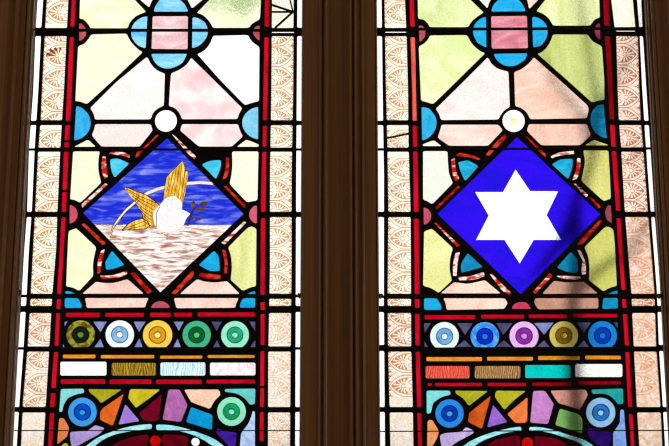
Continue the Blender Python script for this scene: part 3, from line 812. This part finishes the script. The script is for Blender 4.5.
for i, (a, b) in enumerate(ROWS):
    low = i >= 4
    for tb, cs, fl in ((rB, cenR1, False), (rB2, cenR2, True)):
        q = rounded(strip_poly(tb, a, b), .8); LEADHOLES.append(q)
        m_ = (BORD_RL if low else (BORD_R if i else BORD)) if fl else (BORD_LOW if i >= 6 else BORD)
        o = pane('border_pane', q, m_, R, 'border pane with painted palmettes' if cs[i] else 'plain peach border pane')
        Ls = []
        for c in cs[i]: Ls += motif(tb, a - .3, b + .3, c, fl, .95)
        if Ls: strokes('painted_palmette', Ls, (PT_F if i in (4, 6, 7) else PT_C) if fl else (PT_A if i >= 6 else PT_B), o)
for a, b in ((-42,27),(125.5,147),(151.3,212),(218.5,294),(299,308),(314,345.5),(351.6,407),(413,464)):
    piece('red_strip', strip_poly(rR, a, b), RED, R, 'red glass', .7)
piece('red_strip', strip_poly(rR, 37, 121), RED_O, R, 'orange-red glass', .7)
for a, b in ((-42,26),(36,119.5),(124.5,147),(151,211),(218,290),(299,308),(314,345.5),(352,407),(414,464)):
    piece('red_strip', strip_poly(rR2, a, b), RED_D if b < 130 else RED, R, 'red glass', .7)
piece('clear_strip', rect(385.4, 31.6, 406, 33), CLEAR, R, None, .2)
piece('clear_strip', rect(616, 30.6, 635, 31.8), CLEAR, R, None, .2)

H1 = glass((232,240,190), (208,222,146), 12, 'mottle', lo=.35, hi=.75); H2 = glass((216,230,158), (240,244,206), 12, 'mottle', lo=.4, hi=.75)  # tints of this light deepened to carry the dimmer view behind the glass
H1R = glass((214,226,150), (236,238,190), 12, 'vert'); H2R = glass((214,224,146), (190,204,110), 11, 'vert')
J1 = glass((232,238,224), (226,234,214), 10); J1R = glass((214,212,116), (226,222,140), 14, 'vert'); J2 = glass((234,234,168), (226,226,148), 12, 'mottle'); J2R = glass((212,212,118), (198,198,98), 14, 'vert')
Q1 = glass((252,238,234), (244,214,208), 10, 'diag'); Q2 = glass((248,218,204), (240,190,168), 10, 'diag'); Q3 = glass((246,220,210), (236,190,178), 12); Q4 = glass((240,202,184), (230,182,162), 12, 'vert')
SQR = glass((232,160,172), (206,110,128), 14, 'diag'); QT = glass((246,212,196), (238,190,170), 14, 'mottle'); QTR = glass((208,158,138), (184,130,110), 14, 'mottle')
BR = glass((24,166,230), (60,184,238), 24, 'diag'); BRH = glass((60,184,232), (34,160,214), 60, 'mottle'); BRF = glass((44,182,216), (24,150,196), 30); BRD = glass((24,144,190), (16,120,166), 30)
piece('field_pane', [(417,-42),(418,19),(424,20),(428,24),(429.5,27.5),(468,27.5),(471,22),(477,17),(484,12.6),(471,0),(430,-42)], H1, R, 'yellow-green glass')
piece('field_pane', [(418.6,46.5),(425,43),(429,38),(430,35.2),(467,34.8),(472,44),(480,51),(485.5,53),(450,88),(433,104.5),(427,102.5),(421,101)], H2, R, 'yellow-green glass')
piece('half_disc', [(418.6,25),(423,25.5),(425.7,30),(425,37),(422,41),(419.4,42.5)], RMAR, R, 'rose glass')
piece('half_disc', [(421.4,106.6),(429,108),(435,115),(437,122),(435,131),(429,138),(422,141)], BRH, R, 'sky blue glass')
piece('quatrefoil_lobe', [(486,16.4),(479,19),(473.4,26),(472.6,34),(477,43),(486.4,48.2)], BR, R, 'bright blue glass')
piece('quatrefoil_centre', [(491,16),(527,15.6),(528,48.5),(491.5,49)], SQR, R, 'rose pink glass')
piece('quatrefoil_lobe', [(491,12),(493,5),(499,-1),(508,-4.5),(517,-2),(523,4),(526,11.6)], BR, R, 'bright blue glass')
piece('quatrefoil_lobe', [(493.4,53.6),(496,60),(502,65),(509,67),(517,65.6),(525,60),(527.6,53)], BR, R, 'bright blue glass')
piece('quatrefoil_lobe', [(532,16.6),(538,17),(545,22),(548,29),(547,38),(541,46),(533,48)], BR, R, 'bright blue glass')
piece('field_pane', [(536,11.5),(545,0),(588,-42),(598,-42),(599.4,0),(600,17.5),(594,20),(590,26),(553,26),(549,19),(543,14)], H1R, R, 'yellow-green glass')
piece('field_pane', [(553,34.3),(588,34.3),(592,41),(602,46),(604.4,80),(604.5,100),(597,101),(592,103),(567,80.5),(537,54),(544,51),(550,43)], H2R, R, 'yellow-green glass')
piece('half_disc', [(600,22.4),(596,25),(594,31),(596,37),(600.6,40.5)], glass((150,60,90),(130,40,70),40), R, 'plum glass')
piece('field_pane', [(487.5,9),(479,0),(437,-42),(505,-42),(506,-9.5),(496,-6),(489,2)], Q1, R, 'pale pink glass')
piece('field_pane', [(529,9.5),(541,-3),(580,-42),(511,-42),(511,-9.5),(520,-7),(527,0)], Q2, R, 'pink glass')
piece('field_pane', [(488,57),(491,63),(497,68.5),(508.5,71.5),(510,107),(504,110.5),(500,116),(498.5,119.8),(441,120.3),(439,114),(435.5,109),(457,88)], Q1, R, 'pale pink glass')
piece('field_pane', [(514,72),(522,69),(530,62.5),(534,57),(561,81),(588,105.5),(589,110),(586.5,118.5),(530,119.5),(527,113),(521,108),(515,106.5)], Q2, R, 'pink glass')
cd = piece('centre_disc', circle(513.6,121,11.2), CLEAR, R, 'clear glass with a faint yellow star')
strokes('painted_star', [([(513.6 + 1.0*math.cos(a), 121 + 1.0*math.sin(a)), (513.6 + (5.6 if k % 2 else 3.6)*math.cos(a), 121 + (5.6 if k % 2 else 3.6)*math.sin(a))], [1.4, .3]) for k, a in enumerate([2*math.pi*i/14 for i in range(14)])], paint((250,226,130)), cd)
piece('field_pane', [(441.5,124.5),(498.5,124.5),(503,130),(488,146),(449,146),(437.5,138),(440,131)], Q3, R, 'pale pink glass')
piece('field_pane', [(529,124),(587,124),(591,135),(580,145.5),(541,145.5),(526.5,131)], Q4, R, 'peach glass')
piece('field_pane', [(422.5,146.3),(423,144),(434,140),(442,146.3)], J1, R, 'pale yellow glass')
piece('field_pane', [(584.5,145.6),(594,139.5),(602,142.5),(608,144.5),(608,145.6)], J1R, R, 'olive yellow glass')
piece('field_pane', [(423,151),(447.5,151),(448,163),(449,174),(453,183),(432,204.5),(427,201),(423,200)], J1, R, 'milky white glass')
piece('field_pane', [(583,150.3),(608.5,150.3),(610,175),(611,198.5),(603.5,201.5),(581,181),(583,172),(585,162)], J1R, R, 'olive yellow glass')
piece('half_disc', [(603.6,103.8),(597,105.4),(592,111),(590,118),(591,127),(596,134),(603,138),(607,138.8)], BRD, R, 'sky blue glass')
piece('half_disc', [(423.5,207),(428,208.5),(431.5,214),(431,219),(428,223),(423.7,225.5)], glass((200,84,110),(180,66,90),40), R, 'rose glass')
piece('half_disc', [(611,204.5),(607,206),(604.6,212),(606,219),(609,222),(612,223.6)], glass((160,70,84),(140,54,70),40), R, 'rose glass')
piece('field_pane', [(424,231.5),(432,228.5),(453,248),(450,258),(449.5,270),(452,280.5),(438.5,293),(431,288),(423,286)], J2, R, 'pale yellow glass')
piece('field_pane', [(605,227),(609,226.5),(613.5,229.5),(615,245),(617,286),(610,287.5),(603,291.5),(588.5,280),(589.5,268),(588,256),(584,247.5)], J2R, R, 'olive yellow glass')
piece('field_pane', [(440.5,293.5),(454,282),(468,284),(485,280),(501,293.5)], QT, R, 'peach glass')
piece('field_pane', [(443,298.2),(505,298.2),(508,303),(504,309),(446.5,310),(445.5,303)], QT, R, 'peach glass')
piece('field_pane', [(542,294),(554,280.5),(566,282.5),(584,281.5),(598,293.5)], QTR, R, 'dusky peach glass')
piece('field_pane', [(535,298.2),(598.5,298),(598.5,308.5),(538,309.5),(534,303)], QTR, R, 'dusky peach glass')
piece('quarter_disc', [(424,298.2),(437,298.2),(441,305),(441.7,310),(424,310)], BQ, R, 'blue glass')
piece('quarter_disc', [(608,294),(613,291.5),(617.6,290.5),(617.6,294)], BRD, R, None, .4)
piece('quarter_disc', [(603,298),(618,297.8),(618,308.5),(602,309)], BRD, R, 'blue glass')
piece('half_disc', [(511,309),(514,304),(520,301.6),(527,302.4),(531.6,309)], glass((196,66,94),(176,50,80),40), R, 'rose glass')
for p, m in ((((435,208),(437,209.5),(460,187),(458.5,185)), RWD), (((485.5,155),(488.5,156.5),(507,137),(505,134),(496,142)), RWD),
             (((451,159),(455,158),(455.5,170),(459.5,179),(455,181.5),(452,173)), RW), (((456,154.5),(460,152.5),(475,155.5),(480.5,159),(479,160.5),(467,157),(457,156.5)), RWD),
             (((573,183.5),(575.5,183.5),(588.5,195),(586,197.5)), RWL), (((589,197.5),(592,197.5),(601,206),(599,209)), RWD),
             (((524.5,135.5),(527,136),(546,154),(545.5,158),(537,150)), RWD), (((577,158),(580.5,158),(580.5,170),(577,179),(572,180.5),(575.8,171)), RW),
             (((550.5,156.5),(558,152.5),(574,150.5),(574.5,154),(560,155.6),(551.5,158.5)), RWL), (((433.5,222.5),(436,222.5),(460,245.5),(457,247)), RW),
             (((455.5,253),(460,252),(457.5,262),(456.7,276),(453,276),(452.7,264)), RWL), (((458,277),(469,276.5),(484,272),(484.7,276),(475,280),(459,280.5)), RWL),
             (((489,273.6),(492,274),(511,292.5),(509.5,295),(503,292)), RW), (((576.5,245),(580,240),(600,219.6),(602.5,221),(582,245)), RWD),
             (((577,250),(580.5,250),(586,262),(586,274),(582,275),(581,270),(582.4,261)), RWL), (((556,276),(560,275.6),(580,276.4),(581.6,278.4),(574,280),(560,278.4)), RWL),
             (((550,272.5),(552.5,276),(535,294),(532.5,292),(542,282)), RW)):
    piece('ring_pane', list(p), m, R, 'red and white flashed glass', .6)
piece('fan_pane', [(458,162),(468,160),(478.7,166),(465,181.5),(460,171)], BRF, R, 'turquoise blue glass')
piece('fan_pane', [(551.5,164.5),(560,159),(573,158.6),(572.5,168),(568,179.5)], BRF, R, 'turquoise blue glass')
piece('fan_pane', [(467.7,253),(483,267),(461,273),(460.7,264)], BRD, R, 'blue glass')
piece('fan_pane', [(571,251.6),(577,258),(578.5,270),(576,273),(566,272),(556.6,267.6)], BRD, R, 'blue glass')
sdia = [(517,137),(600.4,214),(520.5,294.4),(437.3,214)]
LEADHOLES.append(sdia)
star = [(515.6,169.6),(530,191),(558,191.3),(546.6,215),(561,240),(533.6,240),(519.6,263.6),(504.4,240),(476,240),(488.6,215.7),(475,192),(503,192)]
SB = glass((48,16,236), (22,22,196), 9, 'diag', lo=.45, hi=.8)
layered([('six_pointed_star', [star], CLEAR, 'white six-pointed star'), ('star_pane', [offset(sdia, .7)], SB, 'deep blue diamond pane')], R)

for p in ((424.7,315,475,319.4),(481,314.6,524,318.6),(528.6,314.4,567,318.2),(572.5,313.8,617,317.6)):
    piece('red_bar', rect(*p), RROW, R, 'red glass', .6)
roundel(R, 444.5,336.4,14.4,(226,242,255),(120,180,234),(222,242,255),'white and pale blue glass roundel')
roundel(R, 484.8,336.4,14.4,(44,130,232),(8,50,214),(50,120,226),'deep blue glass roundel in the upper row', rim2=(100,176,240))
roundel(R, 524,336,14.6,(228,176,240),(150,50,176),(206,140,224),'violet glass roundel')
roundel(R, 563.7,335.6,14.4,(214,196,100),(150,116,16),(190,160,60),'olive gold glass roundel')
roundel(R, 602.5,335.6,14.6,(16,124,220),(6,70,196),(30,124,220),'blue glass roundel at the end of the upper row')
for k, p in enumerate((((424,323),(431,323),(424.6,333)), ((457,323),(473,323),(465,335)), ((456,347),(464.6,340),(472,347)), ((424.5,341),(428,347),(424.5,347)), ((496,323),(513,323),(503,335)),
          ((496,347),(504,340),(512,347)), ((534,323),(554,322.5),(544,335)), ((537,347),(544,340),(550,347)), ((576,322.5),(591,322.5),(584,333)), ((577,347),(584,340),(589,347)), ((613,322),(618,322),(618,329)))):
    piece('corner_triangle', list(p), TRI_D if k != 6 else TRI, R, 'grey-blue glass', .5)
for p in ((426.4,357,482,361.2),(487,356.8,533,360.6),(538,356,579.7,360),(585,355.6,621,359.4)):
    piece('amber_bar', rect(*p), OR, R, 'amber glass', .6)
piece('oblong_pane', rect(425.5,366,469.5,378.4), glass((236,108,88),(200,50,36),60,'ripple',lo=.3,hi=.9), R, 'coral red rippled glass')
piece('oblong_pane', rect(474.7,366,520.4,378.4), glass((186,150,96),(120,74,40),60,'ripple',lo=.3,hi=.9), R, 'brown rippled glass')
piece('oblong_pane', rect(525,365,570.5,378), glass((10,206,196),(6,186,178),14), R, 'bright turquoise glass')
piece('oblong_pane', rect(575,364,622.5,377), glass((250,244,236),(226,210,200),50,'wave',lo=.5,hi=.75), R, 'white wavy glass')
for k, p in enumerate(((427.5,383,432,386),(435,382.8,482,386.2),(487.5,382.8,526,386.2),(532,382.4,572,386),(578,381,621,384.6))):
    piece('red_bar', rect(*p), RROW if k < 3 else RED_D, R, 'red glass', .6)
T_ = lambda *a, **k: piece('mosaic_pane', a[0], glass(*a[1:3], 40, 'mottle'), R, a[3])
T_([(426.5,390.6),(450,390.6),(450.7,394.6),(441,397),(433,403),(431,413),(426.7,414)],(130,222,224),(110,204,208),'pale turquoise glass')
roundel(R, 449.5,413.5,14.2,(34,140,238),(8,66,206),(80,160,232),'bright blue glass roundel in the mosaic row')
T_([(454.7,390.6),(488,391),(468.7,406),(463,398),(456,394)],(176,176,38),(156,152,28),'olive glass')
T_([(491,395.5),(482,429),(468,422),(469,413)],(214,94,30),(190,70,20),'burnt orange glass')
T_([(493,404.7),(507.6,422),(487,427.5)],(156,108,214),(136,86,196),'violet glass')
T_([(496,390.6),(526,391),(514,400),(504.4,410),(494.5,397)],(186,182,40),(164,156,28),'olive glass')
T_([(527.6,397),(527.4,421),(525,422.7),(515,423),(507,414)],(242,134,74),(226,112,54),'orange glass')
T_([(533,391),(545,390.6),(554,404),(548,424),(530,422.7)],(204,140,206),(184,116,188),'mauve glass')
T_([(550,390.6),(586,389.6),(588,395),(580,409.5),(558,403)],(226,166,146),(206,138,120),'dusky pink glass')
T_([(559.6,408.6),(579,414),(582.6,419),(582.4,433.5),(555,425)],(140,196,110),(116,172,92),'leaf green glass')
T_([(591,389.6),(623,388.4),(623.6,403.5),(618,404.6),(612,397),(604,393.4),(592,394)],(40,164,160),(26,140,138),'teal glass')
roundel(R, 600.7,412.5,14.8,(150,200,242),(44,128,216),(150,206,244),'pale blue glass roundel in the mosaic row')
T_([(587,428),(590,427.5),(612,432),(611,443),(607,450),(595,444),(588,436)],(46,16,110),(30,8,80),'dark violet glass')
T_([(620,409.5),(624,409.5),(627,450),(613,450),(612.6,433),(619.6,423)],(140,176,238),(110,150,226),'light blue glass')
T_([(427.5,420.6),(432,419.5),(439,431),(437,439),(432,447),(427,447)],(242,160,100),(226,136,80),'salmon glass')
T_([(440,435),(445,433),(461,432),(466,427),(473,430),(474,433),(455,443),(450,448),(442,448),(440,440)],(206,184,232),(184,160,216),'lavender glass')
piece('ring_pane', [(451,458),(463,446),(470,441),(481,436),(495,431.4),(510,428),(521,426.6),(522,430.5),(510,432),(497,435),(483,440.4),(474.5,446),(462,458)], ARC, R, 'turquoise arc of glass')
piece('ring_pane', [(529,427),(541,427),(554,430),(566,434),(584,439.5),(594,446),(604,458),(593,458),(584,446),(576,441),(562,436.6),(550,432.7),(540,431),(529,431)], ARC, R, 'turquoise arc of glass')
piece('wheel_pane', [(478,456),(492,441.5),(500,438.4),(510,436.4),(519,435.6),(521,441),(518,456)], DR, R, 'dark red glass')
piece('wheel_pane', [(534.6,435.8),(542,436),(554,438),(566,443),(574,456),(538,456),(535,448)], DR, R, 'dark red glass')
piece('wheel_disc', circle(527.5,443,5.8,24), glass((214,20,14),(180,8,10),40,'mottle'), R, 'bright red glass')
lead_sheet(R, [(371,VT),(644.5,VT),(676,VB),(374,VB)], LEADHOLES)
mend(R, [((386,138.4),(409,133.6),1.4)])
for (v, w) in ((28.6,3.0),(148.6,2.6),(296,2.8),(348.2,2.8),(430.6,1.1)):
    x1 = 644.5 + .053 * v + 4
    b_ = bar(R, 373, x1, v + .8, v - .2, w)
    if v == 296: knob(b_, 380.5, 296, 2.6, -.02); knob(b_, x1 - 5, 296, 2.6, -.02)

# ================================================================== OUTSIDE: trees seen dimly through the glass
def tube(vs, fs, pts, rad, n=10):
    b = len(vs)
    for i, p in enumerate(pts):
        d = (pts[min(i+1, len(pts)-1)] - pts[max(i-1, 0)]).normalized()
        a = d.orthogonal().normalized(); c = d.cross(a)
        if i:
            # keep the rings from twisting
            pa = prev - d * prev.dot(d); a = pa.normalized(); c = d.cross(a)
        prev = a
        for k in range(n):
            t = 2*math.pi*k/n; vs.append(p + (a*math.cos(t) + c*math.sin(t)) * rad[i])
    for i in range(len(pts)-1):
        for k in range(n): fs.append((b+i*n+k, b+i*n+(k+1)%n, b+(i+1)*n+(k+1)%n, b+(i+1)*n+k))
    fs.append(tuple(b + k for k in reversed(range(n)))); fs.append(tuple(b + (len(pts)-1)*n + k for k in range(n)))

def tree(label, trunk, rads, limbs, clusters, nleaf, leafmat, size):
    base = trunk[0]
    root = empty('tree', base); tag(root, label, 'tree', 'trees outside the windows')
    vs, fs = [], []; tube(vs, fs, trunk, rads); mesh_obj('trunk', vs, fs, M_BARK, root)
    for pts, r in limbs:
        vs, fs = [], []; tube(vs, fs, pts, r, 7); mesh_obj('branch', vs, fs, M_BARK, root)
    vs, fs = [], []
    for c, rr in clusters:
        for _ in range(nleaf):
            q = Vector((random.gauss(0, .5), random.gauss(0, .5), random.gauss(0, .5))) * rr + c
            a = Vector((random.uniform(-1,1), random.uniform(-1,1), random.uniform(-1,1))).normalized(); b2 = a.orthogonal().normalized()
            s = size * random.uniform(.6, 1.2); k = len(vs)
            vs += [q - a*s, q + b2*s*.4, q + a*s, q - b2*s*.4]; fs.append((k, k+1, k+2, k+3))
    mesh_obj('foliage', vs, fs, leafmat, root)
    return root

g0 = -0.6
# slender tree close behind the right light
Y = .42
tp = [P(596,1000,Y), P(590,640,Y), P(574,470,Y), P(576,400,Y), P(571,345,Y), P(573,300,Y), P(578,250,Y), P(575,205,Y), P(592,160,Y), P(598,110,Y), P(590,60,Y), P(580,0,Y), P(572,-120,Y)]
tp[0].z = g0
tree('slender dark tree growing close behind the star panel', tp, [.045,.035,.026,.025,.024,.021,.019,.017,.014,.012,.010,.008,.006],
     [([P(575,205,Y), P(563,240,Y), P(545,262,Y), P(530,280,Y)], [.016,.015,.012,.006]),
      ([P(592,160,Y), P(584,118,Y), P(568,98,Y), P(552,80,Y), P(535,40,Y)], [.012,.011,.010,.008,.004]),
      ([P(573,300,Y), P(598,270,Y), P(632,250,Y), P(660,200,Y)], [.013,.012,.010,.005]),
      ([P(598,110,Y), P(622,70,Y), P(640,30,Y), P(650,-40,Y)], [.008,.007,.006,.004])],
     [(P(634,60,Y),.07),(P(640,150,Y),.07),(P(636,-20,Y),.1),(P(660,240,Y),.1),(P(585,330,Y),.03)], 45, M_LEAF2, .012)
# leafy tree further off, its crown tips showing through the top of the left light
fx = P(225, -60, 9); mx = P(338, 223, 9).x
tree('tall leafy tree beyond the top of the dove panel', [Vector((mx, 9, g0)), Vector((mx + .05, 9, 2)), Vector((mx, 9, fx.z - .3))], [.16,.14,.1],
     [([Vector((mx, 9, fx.z - .3)), P(280,-40,9), P(240,-28,9)], [.06,.04,.02]), ([Vector((mx, 9, fx.z - .3)), P(360,-90,9), P(300,-150,9)], [.08,.05,.02])],
     [(P(208,2,8.7),.16),(P(224,-2,8.8),.16),(P(236,4,8.9),.14),(P(247,6,9),.18),(P(228,-30,9.2),.4),(P(252,0,8.8),.16),(P(200,-80,9),.6),(P(250,-80,9),.6),(P(290,-120,9),.9)], 34, M_LEAF, .055)
